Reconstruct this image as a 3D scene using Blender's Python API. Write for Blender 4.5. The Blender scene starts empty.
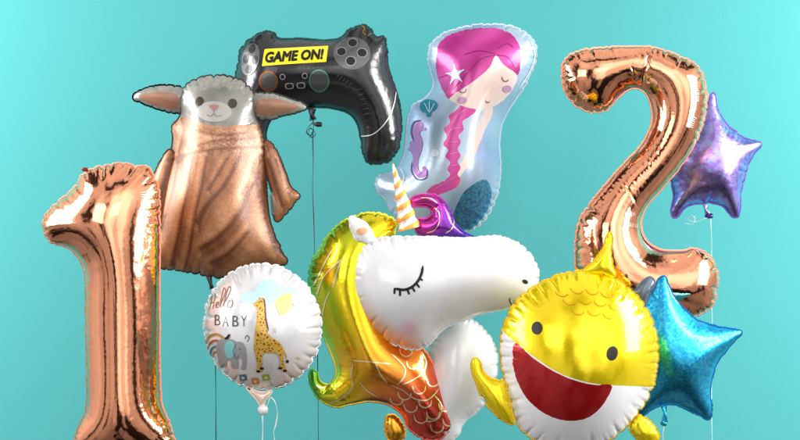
import bpy, math, random, time
import numpy as np
from mathutils import Vector, kdtree, bvhtree
from mathutils.geometry import delaunay_2d_cdt

# ---------------------------------------------------------------- scene frame
S = 0.0033            # metres per photograph pixel in the plane y = 0
D = 5.5               # camera distance to that plane
CZ = 1.35             # camera height
COL = bpy.context.scene.collection
rng = np.random.default_rng(7)

def at(px, py, Y):
    k = S * (D + Y) / D
    return Vector(((px - 400) * k, Y, CZ - (py - 220) * k))

# ---------------------------------------------------------------- 2D helpers
def spline(pts, closed=True, n=8, sharp=()):
    """Catmull-Rom through the points; indices in sharp stay corners."""
    P = np.array(pts, float); N = len(P); out = []
    segs = N if closed else N - 1
    for i in range(segs):
        p1, p2 = P[i], P[(i + 1) % N]
        p0 = P[(i - 1) % N] if (closed or i > 0) else 2 * p1 - p2
        p3 = P[(i + 2) % N] if (closed or i + 2 < N) else 2 * p2 - p1
        if i in sharp: p0 = 2 * p1 - p2
        if (i + 1) % N in sharp: p3 = 2 * p2 - p1
        a01 = max(np.linalg.norm(p1 - p0), 1e-6) ** .5
        a12 = max(np.linalg.norm(p2 - p1), 1e-6) ** .5
        a23 = max(np.linalg.norm(p3 - p2), 1e-6) ** .5
        m1 = (p2 - p1) + a12 * ((p1 - p0) / a01 - (p2 - p0) / (a01 + a12))
        m2 = (p2 - p1) + a12 * ((p3 - p2) / a23 - (p3 - p1) / (a12 + a23))
        for t in np.linspace(0, 1, n, endpoint=False):
            t2, t3 = t * t, t * t * t
            out.append((2*t3-3*t2+1)*p1 + (t3-2*t2+t)*m1 + (-2*t3+3*t2)*p2 + (t3-t2)*m2)
    if not closed: out.append(P[-1])
    return np.array(out)

def resample(P, h, closed=True):
    P = np.array(P, float)
    Q = np.vstack([P, P[:1]]) if closed else P
    d = np.r_[0, np.cumsum(np.linalg.norm(np.diff(Q, axis=0), axis=1))]
    n = max(3 if closed else 2, int(round(d[-1] / h)) + (0 if closed else 1))
    t = np.linspace(0, d[-1], n, endpoint=not closed)
    return np.c_[np.interp(t, d, Q[:, 0]), np.interp(t, d, Q[:, 1])]

def inside(pts, loops):
    """even-odd test of points against one or more loops"""
    x, y = pts[:, 0], pts[:, 1]; res = np.zeros(len(pts), bool)
    for L in loops:
        L = np.asarray(L); A = L; B = np.roll(L, -1, axis=0)
        for (x1, y1), (x2, y2) in zip(A, B):
            c = (y1 > y) != (y2 > y)
            if not c.any(): continue
            xi = x1 + (y - y1) * (x2 - x1) / ((y2 - y1) or 1e-12)
            res ^= c & (x < xi)
    return res

def triangulate(loops, h, extra=(), jitter=.22):
    """uniform triangle mesh of the area within loops, edges following extra lines"""
    V = []; E = []; bn = 0
    for L in loops:
        s = len(V); V += [tuple(p) for p in L]; E += [(s + i, s + (i + 1) % len(L)) for i in range(len(L))]
    bn = len(V)
    for L, closed in extra:
        s = len(V); V += [tuple(p) for p in L]
        E += [(s + i, s + (i + 1) % len(L)) for i in range(len(L) if closed else len(L) - 1)]
    A = np.array(V); lo, hi = A[:bn].min(0), A[:bn].max(0)
    rows = np.arange(lo[1] + h * .4, hi[1], h * .866); G = []
    for k, yy in enumerate(rows):
        xs = np.arange(lo[0] + (k % 2) * h / 2, hi[0], h)
        G.append(np.c_[xs, np.full(len(xs), yy)])
    if G:
        G = np.vstack(G); G = G + rng.uniform(-jitter, jitter, G.shape) * h
        G = G[inside(G, loops)]
        if len(G):
            md = np.full(len(G), 1e9)
            for k in range(0, len(A), 200):
                md = np.minimum(md, np.sqrt(((G[:, None] - A[None, k:k+200]) ** 2).sum(-1)).min(1))
            G = G[md > .62 * h]
            V += [tuple(p) for p in G]
    r = delaunay_2d_cdt([Vector(p) for p in V], E, [], 0, 1e-5, True)
    P = np.array([(p.x, p.y) for p in r[0]]); T = np.array([f for f in r[2] if len(f) == 3])
    T = T[inside(P[T].mean(1), loops)]
    used = np.unique(T); m = -np.ones(len(P), int); m[used] = np.arange(len(used))
    P = P[used]; T = m[T]
    a = np.cross(P[T[:, 1]] - P[T[:, 0]], P[T[:, 2]] - P[T[:, 0]])
    T[a < 0] = T[a < 0][:, ::-1]
    return P, T

def edges_of(T):
    e = np.sort(np.vstack([T[:, [0, 1]], T[:, [1, 2]], T[:, [2, 0]]]), axis=1)
    u, c = np.unique(e, axis=0, return_counts=True)
    return u, c

def smooth_field(Fd, E, N, it):
    deg = np.bincount(E.ravel(), minlength=N)[:, None]
    for _ in range(it):
        acc = np.stack([np.bincount(E[:, 0], Fd[E[:, 1], c], N) + np.bincount(E[:, 1], Fd[E[:, 0], c], N) for c in range(Fd.shape[1])], 1)
        Fd = .4 * Fd + .6 * acc / np.maximum(deg, 1)
    return Fd

# ---------------------------------------------------------------- foil inflation
def vnormals(X, T, N):
    n = np.cross(X[T[:, 1]] - X[T[:, 0]], X[T[:, 2]] - X[T[:, 0]])
    return np.stack([sum(np.bincount(T[:, k], n[:, c], N) for k in range(3)) for c in range(3)], 1)

def colour_edges(E, N):
    busy = [0] * N; groups = []
    for k, (i, j) in enumerate(E.tolist()):
        m = busy[i] | busy[j]; c = 0
        while m >> c & 1: c += 1
        busy[i] |= 1 << c; busy[j] |= 1 << c
        if c == len(groups): groups.append([])
        groups[c].append(k)
    return [np.array(g) for g in groups]

def relax(X, T, E, rest, bnd, h, iters, p, kc, bend, zfree=0.0):
    """pressurised sheet of inextensible foil, sealed along its edge in the plane z = 0"""
    N = len(X); G = [(E[g, 0], E[g, 1], rest[g]) for g in colour_edges(E, N)]
    X = X.copy(); v = np.zeros_like(X)
    deg = np.bincount(E.ravel(), minlength=N)[:, None].astype(float)
    inner = np.ones(N, bool); inner[bnd] = False; c0 = X[:, :2].mean(0)
    for it in range(iters):
        nn = vnormals(X, T, N) / (h * h)
        v *= .93
        v += nn * (p * h)
        Xp = X.copy(); X = X + v
        for i, j, L in G:
            d = X[i] - X[j]; l = np.sqrt((d * d).sum(1)) + 1e-9
            c = (l - L) / l * .5
            c = np.where(c > 0, c, c * kc)
            d *= c[:, None]; X[i] -= d; X[j] += d
        if bend:
            acc = np.stack([np.bincount(E[:, 0], X[E[:, 1], c], N) + np.bincount(E[:, 1], X[E[:, 0], c], N) for c in range(3)], 1)
            lap = acc / deg - X
            X[inner] += bend * lap[inner]
        X[bnd, 2] = 0
        X[:, 2] = np.maximum(X[:, 2], 0)
        X[:, :2] -= X[:, :2].mean(0) - c0
        v = X - Xp
    return X

def poisson_z(P, T, bnd, h):
    N = len(P); E, _ = edges_of(T); u = np.zeros(N); fixed = np.zeros(N, bool); fixed[bnd] = True
    deg = np.bincount(E.ravel(), minlength=N)
    for _ in range(600):
        acc = np.bincount(E[:, 0], u[E[:, 1]], N) + np.bincount(E[:, 1], u[E[:, 0]], N)
        un = (acc + h * h * 2.0) / deg; un[fixed] = 0; u = u + 1.6 * (un - u) if _ < 1 else un
    return u

def transfer(Pc, Fc, Pf):
    kd = kdtree.KDTree(len(Pc))
    for i, p in enumerate(Pc): kd.insert((p[0], p[1], 0), i)
    kd.balance(); out = np.zeros((len(Pf), Fc.shape[1]))
    for a, p in enumerate(Pf):
        r = kd.find_n((p[0], p[1], 0), 5)
        w = np.array([1 / (q[2] ** 2 + .3) for q in r]); ix = [q[1] for q in r]
        out[a] = (Fc[ix] * w[:, None]).sum(0) / w.sum()
    return out

class Sheet: pass

def inflate(outline, h=1.7, lines=(), hc=4.0, rounds=2, it_c=140, it_f=220, p=4e-4, kc=.7, bend=.02, slack=.25, puff=1.0, grow=1.0, seed=0):
    """returns the inflated front half of a foil balloon whose inflated outline is the given one"""
    t0 = time.time()
    def bmask(P, T):
        E, c = edges_of(T); return E, np.unique(E[c == 1])
    Pc, Tc = triangulate([resample(outline, hc)], hc)
    Ec, bc = bmask(Pc, Tc); N = len(Pc)
    z = np.sqrt(np.maximum(poisson_z(Pc, Tc, bc, hc), 0)) * .95
    X = np.c_[Pc, z]
    L2 = np.linalg.norm(Pc[Ec[:, 0]] - Pc[Ec[:, 1]], axis=1)
    # first guess of the flat pattern: every rim point moves out by the slack its bulge needs
    be = Ec[edges_of(Tc)[1] == 1]
    bT = np.zeros((N, 2)); cen = {}
    tri_of = {}
    for t in Tc.tolist():
        for i in range(3): tri_of[tuple(sorted((t[i], t[(i + 1) % 3])))] = t[(i + 2) % 3]
    for i, j in be.tolist():
        d = Pc[j] - Pc[i]; n = np.array((d[1], -d[0])) / (np.linalg.norm(d) + 1e-9)
        if np.dot(Pc[tri_of[(i, j)]] - Pc[i], n) > 0: n = -n
        bT[i] += n; bT[j] += n
    bT[bc] /= np.linalg.norm(bT[bc], axis=1)[:, None] + 1e-9
    B = Pc[bc]; half = np.zeros(len(bc))
    for k, i in enumerate(bc):
        best = 0; r = hc
        while r < 90:
            q = Pc[i] - bT[i] * r; dd = np.sqrt(((B - q) ** 2).sum(1)).min()
            if dd < .86 * r and r > 3 * hc: break
            best = max(best, dd); r += hc
        half[k] = best
    deg = np.bincount(Ec.ravel(), minlength=N)[:, None]; isb = np.zeros(N, bool); isb[bc] = True
    def rim_smooth(Q, it):
        Q = Q.copy(); dg = np.bincount(be.ravel(), minlength=N)[:, None]
        for _ in range(it):
            acc = np.stack([np.bincount(be[:, 0], Q[be[:, 1], c], N) + np.bincount(be[:, 1], Q[be[:, 0], c], N) for c in range(2)], 1)
            Q[isb] = .5 * Q[isb] + .5 * (acc / np.maximum(dg, 1))[isb]
        return Q
    def harmonic(Q, it=400):
        Q = Q.copy()
        for _ in range(it):
            acc = np.stack([np.bincount(Ec[:, 0], Q[Ec[:, 1], c], N) + np.bincount(Ec[:, 1], Q[Ec[:, 0], c], N) for c in range(2)], 1) / deg
            Q[~isb] = acc[~isb]
        return Q
    Q = np.zeros((N, 2)); Q[bc] = bT[bc] * (slack * half)[:, None]
    F = harmonic(rim_smooth(Q, 6))
    for k in range(rounds):
        fl = Pc + F
        rest = np.maximum(np.linalg.norm(fl[Ec[:, 0]] - fl[Ec[:, 1]], axis=1), .7 * L2)
        X = relax(np.c_[Pc, X[:, 2]], Tc, Ec, rest, bc, hc, it_c, p * 3, .35, .01)

        if k < rounds - 1:
            Q = np.zeros((N, 2)); Q[bc] = (Pc - X[:, :2])[bc] * .7 * grow
            F = F + harmonic(rim_smooth(Q, 3), 200)
    outl = resample(outline, h)
    P, T = triangulate([outl], h, [(resample(l, h, c), c) for l, c in lines])
    E, b = bmask(P, T); N = len(P)
    Ff = smooth_field(transfer(Pc, F, P), E, N, 8); zf = transfer(Pc, X[:, 2:3], P)
    zf = smooth_field(zf, E, N, 4); zf[b] = 0
    fl = P + Ff; L2 = np.linalg.norm(P[E[:, 0]] - P[E[:, 1]], axis=1)
    rest = np.maximum(np.linalg.norm(fl[E[:, 0]] - fl[E[:, 1]], axis=1), .6 * L2)
    r2 = np.random.default_rng(seed)
    X0 = np.c_[P, zf[:, 0] * puff + r2.normal(0, .12, N)]; X0[b, 2] = 0
    X = relax(X0, T, E, rest, b, h, it_f, p, kc, bend)
    res = smooth_field(P - X[:, :2], E, N, 25)
    X[:, :2] += res
    s = Sheet(); s.P, s.T, s.E, s.b, s.X, s.h = P, T, E, b, X, h
    # ordered rim
    e, c = edges_of(T); nb = {}
    for i, j in e[c == 1].tolist(): nb.setdefault(i, []).append(j); nb.setdefault(j, []).append(i)
    st = int(b[0]); loop = [st]; prev = None
    while True:
        nx = [q for q in nb[loop[-1]] if q != prev]
        if not nx or nx[0] == st: break
        prev = loop[-1]; loop.append(nx[0])
        if len(loop) > N: break
    s.loop = loop; s.N = vnormals(X, T, N); s.N /= np.linalg.norm(s.N, axis=1)[:, None] + 1e-12

    return s
# ---------------------------------------------------------------- materials
def srgb(r, g, b):
    f = lambda c: (c / 255 / 12.92) if c / 255 <= .04045 else ((c / 255 + .055) / 1.055) ** 2.4
    return (f(r), f(g), f(b), 1)

MATS = {}
def foil(name, col=None, metal=1.0, rough=.14, coat=0.0, bump=.06, scale=60, ink=False, spec=.5, tint=None):
    """shiny foil; ink = colour printed on it, read from the mesh's own 'ink' attribute"""
    if name in MATS: return MATS[name]
    m = bpy.data.materials.new(name); m.use_nodes = True; nt = m.node_tree; b = nt.nodes['Principled BSDF']
    L = nt.links.new
    tc = nt.nodes.new('ShaderNodeTexCoord')
    n1 = nt.nodes.new('ShaderNodeTexNoise'); n1.inputs['Scale'].default_value = scale; n1.inputs['Detail'].default_value = 3
    L(tc.outputs['Object'], n1.inputs['Vector'])
    if ink:
        at_ = nt.nodes.new('ShaderNodeAttribute'); at_.attribute_name = 'ink'; src = at_.outputs['Color']
    else:
        rgb = nt.nodes.new('ShaderNodeRGB'); rgb.outputs[0].default_value = col; src = rgb.outputs[0]
    hs = nt.nodes.new('ShaderNodeHueSaturation'); mr = nt.nodes.new('ShaderNodeMapRange')
    mr.inputs['From Min'].default_value = .3; mr.inputs['From Max'].default_value = .7
    mr.inputs['To Min'].default_value = .95; mr.inputs['To Max'].default_value = 1.04
    n2 = nt.nodes.new('ShaderNodeTexNoise'); n2.inputs['Scale'].default_value = 9; L(tc.outputs['Object'], n2.inputs['Vector'])
    L(n2.outputs['Fac'], mr.inputs['Value']); L(mr.outputs[0], hs.inputs['Value']); L(src, hs.inputs['Color'])
    L(hs.outputs[0], b.inputs['Base Color'])
    b.inputs['Metallic'].default_value = metal; b.inputs['Coat Weight'].default_value = coat
    b.inputs['Coat Roughness'].default_value = .07; b.inputs['Specular IOR Level'].default_value = spec
    r2 = nt.nodes.new('ShaderNodeMapRange'); r2.inputs['To Min'].default_value = rough * .8; r2.inputs['To Max'].default_value = rough * 1.25
    L(n2.outputs['Fac'], r2.inputs['Value']); L(r2.outputs[0], b.inputs['Roughness'])
    bp = nt.nodes.new('ShaderNodeBump'); bp.inputs['Strength'].default_value = bump; bp.inputs['Distance'].default_value = .01
    L(n1.outputs['Fac'], bp.inputs['Height']); L(bp.outputs[0], b.inputs['Normal'])
    if coat: L(bp.outputs[0], b.inputs['Coat Normal'])
    MATS[name] = m
    return m

def spotted(name, c1, c2, scale, metal=.3, rough=.25, thr=(.46, .52), coat=.4):
    """printed giraffe-like patches"""
    m = foil(name, c1, metal, rough, coat); nt = m.node_tree
    vo = nt.nodes.new('ShaderNodeTexVoronoi'); vo.inputs['Scale'].default_value = scale; vo.feature = 'DISTANCE_TO_EDGE'
    rp = nt.nodes.new('ShaderNodeValToRGB'); rp.color_ramp.elements[0].color = c1; rp.color_ramp.elements[1].color = c2
    rp.color_ramp.elements[0].position = thr[0]; rp.color_ramp.elements[1].position = thr[1]
    tc = [n for n in nt.nodes if n.type == 'TEX_COORD'][0]; hs = [n for n in nt.nodes if n.type == 'HUE_SAT'][0]
    nt.links.new(tc.outputs['Object'], vo.inputs['Vector']); nt.links.new(vo.outputs['Distance'], rp.inputs[0]); nt.links.new(rp.outputs[0], hs.inputs['Color'])
    return m

def holographic(name, c1, c2, c3, rough, scale):
    """foil with a faint diffraction print: small facets of shifted hue"""
    m = foil(name, c1, 1.0, rough, .25, .08, 80); nt = m.node_tree
    vo = nt.nodes.new('ShaderNodeTexVoronoi'); vo.inputs['Scale'].default_value = scale
    rp = nt.nodes.new('ShaderNodeValToRGB'); e = rp.color_ramp.elements
    e[0].color = c1; e[1].color = c3; e[0].position = .2; e[1].position = .9
    x = e.new(.55); x.color = c2
    sp = nt.nodes.new('ShaderNodeSeparateColor')
    tc = [n for n in nt.nodes if n.type == 'TEX_COORD'][0]; hs = [n for n in nt.nodes if n.type == 'HUE_SAT'][0]
    nt.links.new(tc.outputs['Object'], vo.inputs['Vector']); nt.links.new(vo.outputs['Color'], sp.inputs[0])
    nt.links.new(sp.outputs[0], rp.inputs[0]); nt.links.new(rp.outputs[0], hs.inputs['Color'])
    return m

# ---------------------------------------------------------------- objects
def link(name, verts, faces, mats, parent=None, normals=None, midx=None, ink=None):
    me = bpy.data.meshes.new(name); me.from_pydata([tuple(v) for v in verts], [], [tuple(int(i) for i in f) for f in faces])
    for m in (mats if isinstance(mats, (list, tuple)) else [mats]): me.materials.append(m)
    if midx is not None: me.polygons.foreach_set('material_index', np.array(midx, dtype=np.int32))
    me.shade_smooth()
    if ink is not None:
        a = me.attributes.new('ink', 'FLOAT_COLOR', 'POINT'); a.data.foreach_set('color', np.array(ink, dtype=np.float32).ravel())
    if normals is not None: me.normals_split_custom_set_from_vertices([tuple(n) for n in normals])
    me.update()
    o = bpy.data.objects.new(name, me); COL.objects.link(o)
    if parent is not None: o.parent = parent
    return o

def tag(o, label=None, cat=None, group=None, kind=None):
    if label: o['label'] = label
    if cat: o['category'] = cat
    if group: o['group'] = group
    if kind: o['kind'] = kind
    return o

def thing(name, label, cat, px, py, Y, group=None):
    o = bpy.data.objects.new(name, None); COL.objects.link(o); o.location = at(px, py, Y); o.empty_display_size = .05
    o['_k'] = S * (D + Y) / D; o['_c'] = (px, py)
    return tag(o, label, cat, group)

def loc3(root, X, zoff=0.0):
    """pattern coordinates (right, down, towards viewer) -> the thing's own metres"""
    k = root['_k']; c = root['_c']; X = np.asarray(X, float)
    return np.c_[(X[:, 0] - c[0]) * k, -(X[:, 2] + zoff) * k, -(X[:, 1] - c[1]) * k]

def nrm3(Nn): return np.c_[Nn[:, 0], -Nn[:, 2], -Nn[:, 1]]

def balloon(root, name, outline, mat, regions=(), ink=None, zoff=0.0, zs=1.0, flange=1.4, flange_mat=None, as_root=False, **kw):
    """inflate an outline and link it: back half, rim and front half, the printed regions as parts of their own.
    regions: (name, polygon in photo pixels, material, ink function or None)"""
    lines = [(r[1], True) for r in regions]
    s = inflate(outline, lines=lines, **kw)
    s.X[:, 2] *= zs; s.N = vnormals(s.X, s.T, len(s.X)); s.N /= np.linalg.norm(s.N, axis=1)[:, None] + 1e-12
    s.zoff = zoff; s.root = root
    V = loc3(root, s.X, zoff); Nn = nrm3(s.N)
    cen = s.P[s.T].mean(1); reg = np.zeros(len(s.T), int)
    for q, r in enumerate(regions):
        reg[inside(cen, [np.asarray(r[1])]) & (reg == 0)] = q + 1
    F = s.T[:, ::-1]
    Xb = s.X.copy(); Xb[:, 2] *= -1; Vb = loc3(root, Xb, zoff); Nb = Nn.copy(); Nb[:, 1] *= -1
    # the rim: the two foils welded flat, a little wavy
    lp = np.array(s.loop); n = len(lp); R = s.X[lp].copy()
    tg = np.roll(R, -1, 0) - np.roll(R, 1, 0); o2 = np.c_[tg[:, 1], -tg[:, 0]]; o2 /= np.linalg.norm(o2, axis=1)[:, None] + 1e-9
    a = R[:, 0] * np.roll(R[:, 1], -1) - np.roll(R[:, 0], -1) * R[:, 1]
    if a.sum() < 0: o2 = -o2
    wv = np.convolve(np.r_[rng.normal(0, 1, n), np.zeros(0)], np.ones(5) / 5, 'same')
    Ro = R.copy(); Ro[:, :2] += o2 * (flange * (1 + .15 * wv))[:, None]; Ro[:, 2] = wv * .9
    Ri = R.copy(); Ri[:, :2] -= o2 * .25
    fl = []
    verts = np.vstack([V, Vb, loc3(root, Ri + [0, 0, .15], zoff), loc3(root, Ro, zoff)])
    b0 = len(V) + len(Vb)
    for i in range(n):
        j = (i + 1) % n; fl.append((b0 + i, b0 + j, b0 + n + j, b0 + n + i))
    nr = np.tile([0, -1, 0], (2 * n, 1)) + np.vstack([nrm3(np.c_[o2, o2[:, :1] * 0])] * 2) * np.r_[np.full(n, -.2), np.full(n, .3)][:, None]
    norms = np.vstack([Nn, Nb, nr])
    faces = [tuple(f) for f in F[reg == 0]] + [tuple(f[::-1] + len(V)) for f in F]
    midx = [0] * len(faces) + [1] * len(fl); faces += fl
    inkv = None
    if ink is not None:
        c = np.array([ink(p[0], p[1]) for p in s.P]); inkv = np.vstack([c, c, c[lp], c[lp]])
    o = link(name, verts, faces, [mat, flange_mat or mat], root, norms, midx, inkv)
    s.obj = o; s.parts = {}
    for q, r in enumerate(regions):
        fs = F[reg == q + 1]
        if not len(fs): continue
        u = np.unique(fs); mp = -np.ones(len(V), int); mp[u] = np.arange(len(u))
        ik = None if r[3] is None else np.array([r[3](p[0], p[1]) for p in s.P[u]])
        s.parts.setdefault(r[0], []).append(link(r[0], V[u], mp[fs], r[2], root, Nn[u], None, ik))
    Xl = [tuple(v) for v in s.X]; s.bvh = bvhtree.BVHTree.FromPolygons(Xl, [tuple(int(i) for i in t) for t in s.T])
    return s

def drape(s, P, lift):
    """lay flat pattern points on the inflated front"""
    out = np.zeros((len(P), 3)); nn = np.zeros((len(P), 3)); ok = np.zeros(len(P), bool)
    for a, p in enumerate(P):
        hit, n, i, d = s.bvh.ray_cast(Vector((p[0], p[1], 300)), Vector((0, 0, -1)))
        if hit is None:
            hit, n, i, d = s.bvh.find_nearest(Vector((p[0], p[1], 1)), 4.0)
            if hit is None: continue
        t = s.T[i]; A, B, C = s.X[t]; q = np.array(hit)
        v0, v1, v2 = B - A, C - A, q - A
        d00, d01, d11, d20, d21 = v0 @ v0, v0 @ v1, v1 @ v1, v2 @ v0, v2 @ v1; den = d00 * d11 - d01 * d01 + 1e-12
        v = (d11 * d20 - d01 * d21) / den; w = (d00 * d21 - d01 * d20) / den
        m = s.N[t[0]] * (1 - v - w) + s.N[t[1]] * v + s.N[t[2]] * w; m /= np.linalg.norm(m) + 1e-9
        out[a] = q + m * lift; nn[a] = m; ok[a] = True
    return out, nn, ok

def print_on(s, name, loops, mat, parent=None, lift=.4, h=1.3, ink=None, label=None):
    """a printed shape (even-odd loops in photo pixels) laid on the balloon as a part"""
    loops = [resample(l, min(h, .9)) if len(l) > 2 else l for l in loops]
    P, T = triangulate(loops, h, jitter=.1)
    X, Nn, ok = drape(s, P, lift)
    T = T[ok[T].all(1)]
    lab = np.arange(len(P))
    while True:
        q = lab[T].min(1); new = lab.copy()
        for k in range(3): np.minimum.at(new, T[:, k], q)
        if (new == lab).all(): break
        lab = new
    o = None; V3 = loc3(s.root, X, s.zoff); N3 = nrm3(Nn)
    for c in np.unique(lab[T[:, 0]]):
        Tc = T[lab[T[:, 0]] == c]; u = np.unique(Tc); mp = -np.ones(len(P), int); mp[u] = np.arange(len(u))
        ob = link(name, V3[u], mp[Tc][:, ::-1], mat, parent or s.root, N3[u], None,
                  None if ink is None else np.array([ink(p[0], p[1]) for p in P[u]]))
        o = o or ob
    if label: o['label'] = label
    return o

def stroke_loop(pts, w, taper=True, n=6):
    P = resample(spline(pts, closed=False, n=8), .8, closed=False); m = len(P)
    t = np.gradient(P, axis=0); t /= np.linalg.norm(t, axis=1)[:, None] + 1e-9; nn = np.c_[-t[:, 1], t[:, 0]]
    u = np.linspace(0, 1, m); ww = w * .5 * (np.clip(np.minimum(u, 1 - u) * 8 + .35, 0, 1) if taper else np.ones(m))
    return np.vstack([P + nn * ww[:, None], (P - nn * ww[:, None])[::-1]])

def strokes_on(s, name, lines, w, mat, parent=None, lift=.5, taper=True, label=None):
    """drawn lines, each a part of its own; returns the first"""
    first = None
    for pts in lines:
        L = stroke_loop(pts, w, taper); m = len(L) // 2
        X, Nn, ok = drape(s, L, lift)
        FF = [q for q in ((i, i + 1, 2 * m - 2 - i, 2 * m - 1 - i) for i in range(m - 1)) if all(ok[list(q)])]
        if not FF: continue
        A, B, C = (np.array(X[k]) for k in FF[0][:3])
        if np.cross(B - A, C - A)[2] > 0: FF = [f[::-1] for f in FF]
        o = link(name, loc3(s.root, X, s.zoff), FF, mat, parent or s.root, nrm3(Nn))
        if label: o['label'] = label
        first = first or o
    return first

def ell(cx, cy, rx, ry, rot=0, n=28, a0=0, a1=360):
    t = np.radians(np.linspace(a0, a1, n, endpoint=(a1 - a0) < 360)); r = math.radians(rot)
    x, y = rx * np.cos(t), ry * np.sin(t)
    return np.c_[cx + x * math.cos(r) - y * math.sin(r), cy + x * math.sin(r) + y * math.cos(r)]

def text_loops(txt, x, y, height, width, shear=0, bold=0, rot=0):
    """outlines of lettering, baseline left at (x, y)"""
    cu = bpy.data.curves.new('lettering', 'FONT'); cu.body = txt; cu.size = 1; cu.shear = shear; cu.offset = bold; cu.resolution_u = 3
    ob = bpy.data.objects.new('lettering', cu); COL.objects.link(ob)
    dg = bpy.context.evaluated_depsgraph_get(); me = ob.evaluated_get(dg).to_mesh()
    co = np.array([v.co[:2] for v in me.vertices]); ed = {}
    for p in me.polygons:
        for k in p.edge_keys: ed[k] = ed.get(k, 0) + 1
    nb = {}
    for (i, j), c in ed.items():
        if c == 1: nb.setdefault(i, []).append(j); nb.setdefault(j, []).append(i)
    loops = []; seen = set()
    for st in nb:
        if st in seen: continue
        L = [st]; seen.add(st); cur = st
        while True:
            nx = [q for q in nb[cur] if q not in seen]
            if not nx: break
            cur = nx[0]; seen.add(cur); L.append(cur)
        loops.append(co[L])
    bpy.data.objects.remove(ob); bpy.data.curves.remove(cu)
    al = np.vstack(loops); lo, hi = al.min(0), al.max(0); sx, sy = width / (hi[0] - lo[0]), height / (hi[1] - lo[1])
    c, s_ = math.cos(math.radians(rot)), math.sin(math.radians(rot)); out = []
    for L in loops:
        u = (L[:, 0] - lo[0]) * sx; v = -(L[:, 1] - lo[1]) * sy
        out.append(np.c_[x + u * c - v * s_, y + u * s_ + v * c])
    return out

def tube(root, name, pts, r, mat, flat=1.0, parent=None, n=8):
    """round or ribbon-like cord through (px, py, z) points"""
    P = np.array(pts, float)
    xy = spline(P[:, :2], closed=False, n=10); m = len(xy)
    zz = np.interp(np.linspace(0, 1, m), np.linspace(0, 1, len(P)), P[:, 2])
    C = np.c_[xy, zz]; t = np.gradient(C, axis=0); t /= np.linalg.norm(t, axis=1)[:, None] + 1e-9
    V = []; F = []; ph = 0
    for i in range(m):
        a = np.cross(t[i], (0, 0, 1)); a /= np.linalg.norm(a) + 1e-9; b = np.cross(t[i], a)
        ph += .13
        for q in range(n):
            an = 2 * math.pi * q / n
            e1 = a * math.cos(ph * (flat < 1)) + b * math.sin(ph * (flat < 1)); e2 = -a * math.sin(ph * (flat < 1)) + b * math.cos(ph * (flat < 1))
            V.append(C[i] + e1 * r * math.cos(an) + e2 * r * flat * math.sin(an))
        if i:
            for q in range(n):
                F.append(((i - 1) * n + q, (i - 1) * n + (q + 1) % n, i * n + (q + 1) % n, i * n + q))
    F += [tuple(range(n))[::-1], tuple((m - 1) * n + q for q in range(n))]
    return link(name, loc3(root, np.array(V)), [f[::-1] for f in F], mat, parent or root)

def lump(root, name, c, r, mat, parent=None, sq=(1, 1, 1), amp=.12):
    V = []; F = []; nu, nv = 14, 9
    for j in range(nv + 1):
        for i in range(nu):
            th = math.pi * j / nv; ph = 2 * math.pi * i / nu; q = 1 + amp * math.sin(3 * ph + j) * math.sin(th)
            V.append((c[0] + r * sq[0] * q * math.sin(th) * math.cos(ph), c[1] + r * sq[1] * q * math.cos(th), c[2] + r * sq[2] * q * math.sin(th) * math.sin(ph)))
    for j in range(nv):
        for i in range(nu): F.append((j * nu + i, j * nu + (i + 1) % nu, (j + 1) * nu + (i + 1) % nu, (j + 1) * nu + i))
    return link(name, loc3(root, np.array(V)), F, mat, parent or root)

def ramp(t, stops):
    t = max(0, min(1, t))
    for (a, ca), (b, cb) in zip(stops, stops[1:]):
        if t <= b:
            u = (t - a) / (b - a); return tuple(x + (y - x) * u for x, y in zip(ca, cb))
    return stops[-1][1]

# ---------------------------------------------------------------- palette
rose = foil('rose_gold_foil', (1.0, .415, .235, 1), 1, .08, 0, .05, 40)
rose_seam = foil('rose_gold_seam', (.85, .38, .25, 1), 1, .25, 0, .1, 120)
black_foil = foil('black_printed_foil', (.010, .011, .013, 1), .2, .22, .35, .08, 50)
white_print = foil('white_printed_foil', (.80, .80, .82, 1), .0, .2, .6, .05, 50)
silver = foil('silver_foil', (.80, .82, .85, 1), 1, .2, 0, .05, 60)
ink_foil = foil('colour_printed_foil', None, .75, .2, .3, .05, 50, ink=True)
ink_matt = foil('colour_printed_white', None, .1, .28, .5, .05, 50, ink=True)
blackink = foil('black_ink', (.01, .01, .012, 1), 0, .45, 0, spec=.25)
goldline = foil('gold_line_foil', (1.0, .83, .5, 1), .8, .22)
cord_black = foil('black_ribbon', (.015, .03, .035, 1), 0, .4)
cord_white = foil('white_ribbon', (.75, .8, .8, 1), 0, .35)

def flat(name, col, metal=.1, rough=.3, coat=.15): return foil(name, col, metal, rough, coat, spec=.35)
SIM = dict(h=1.6, kc=1.0, p=8e-4, bend=.02, slack=.16)
def sim(**k): d = dict(SIM); d.update(k); return d

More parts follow.
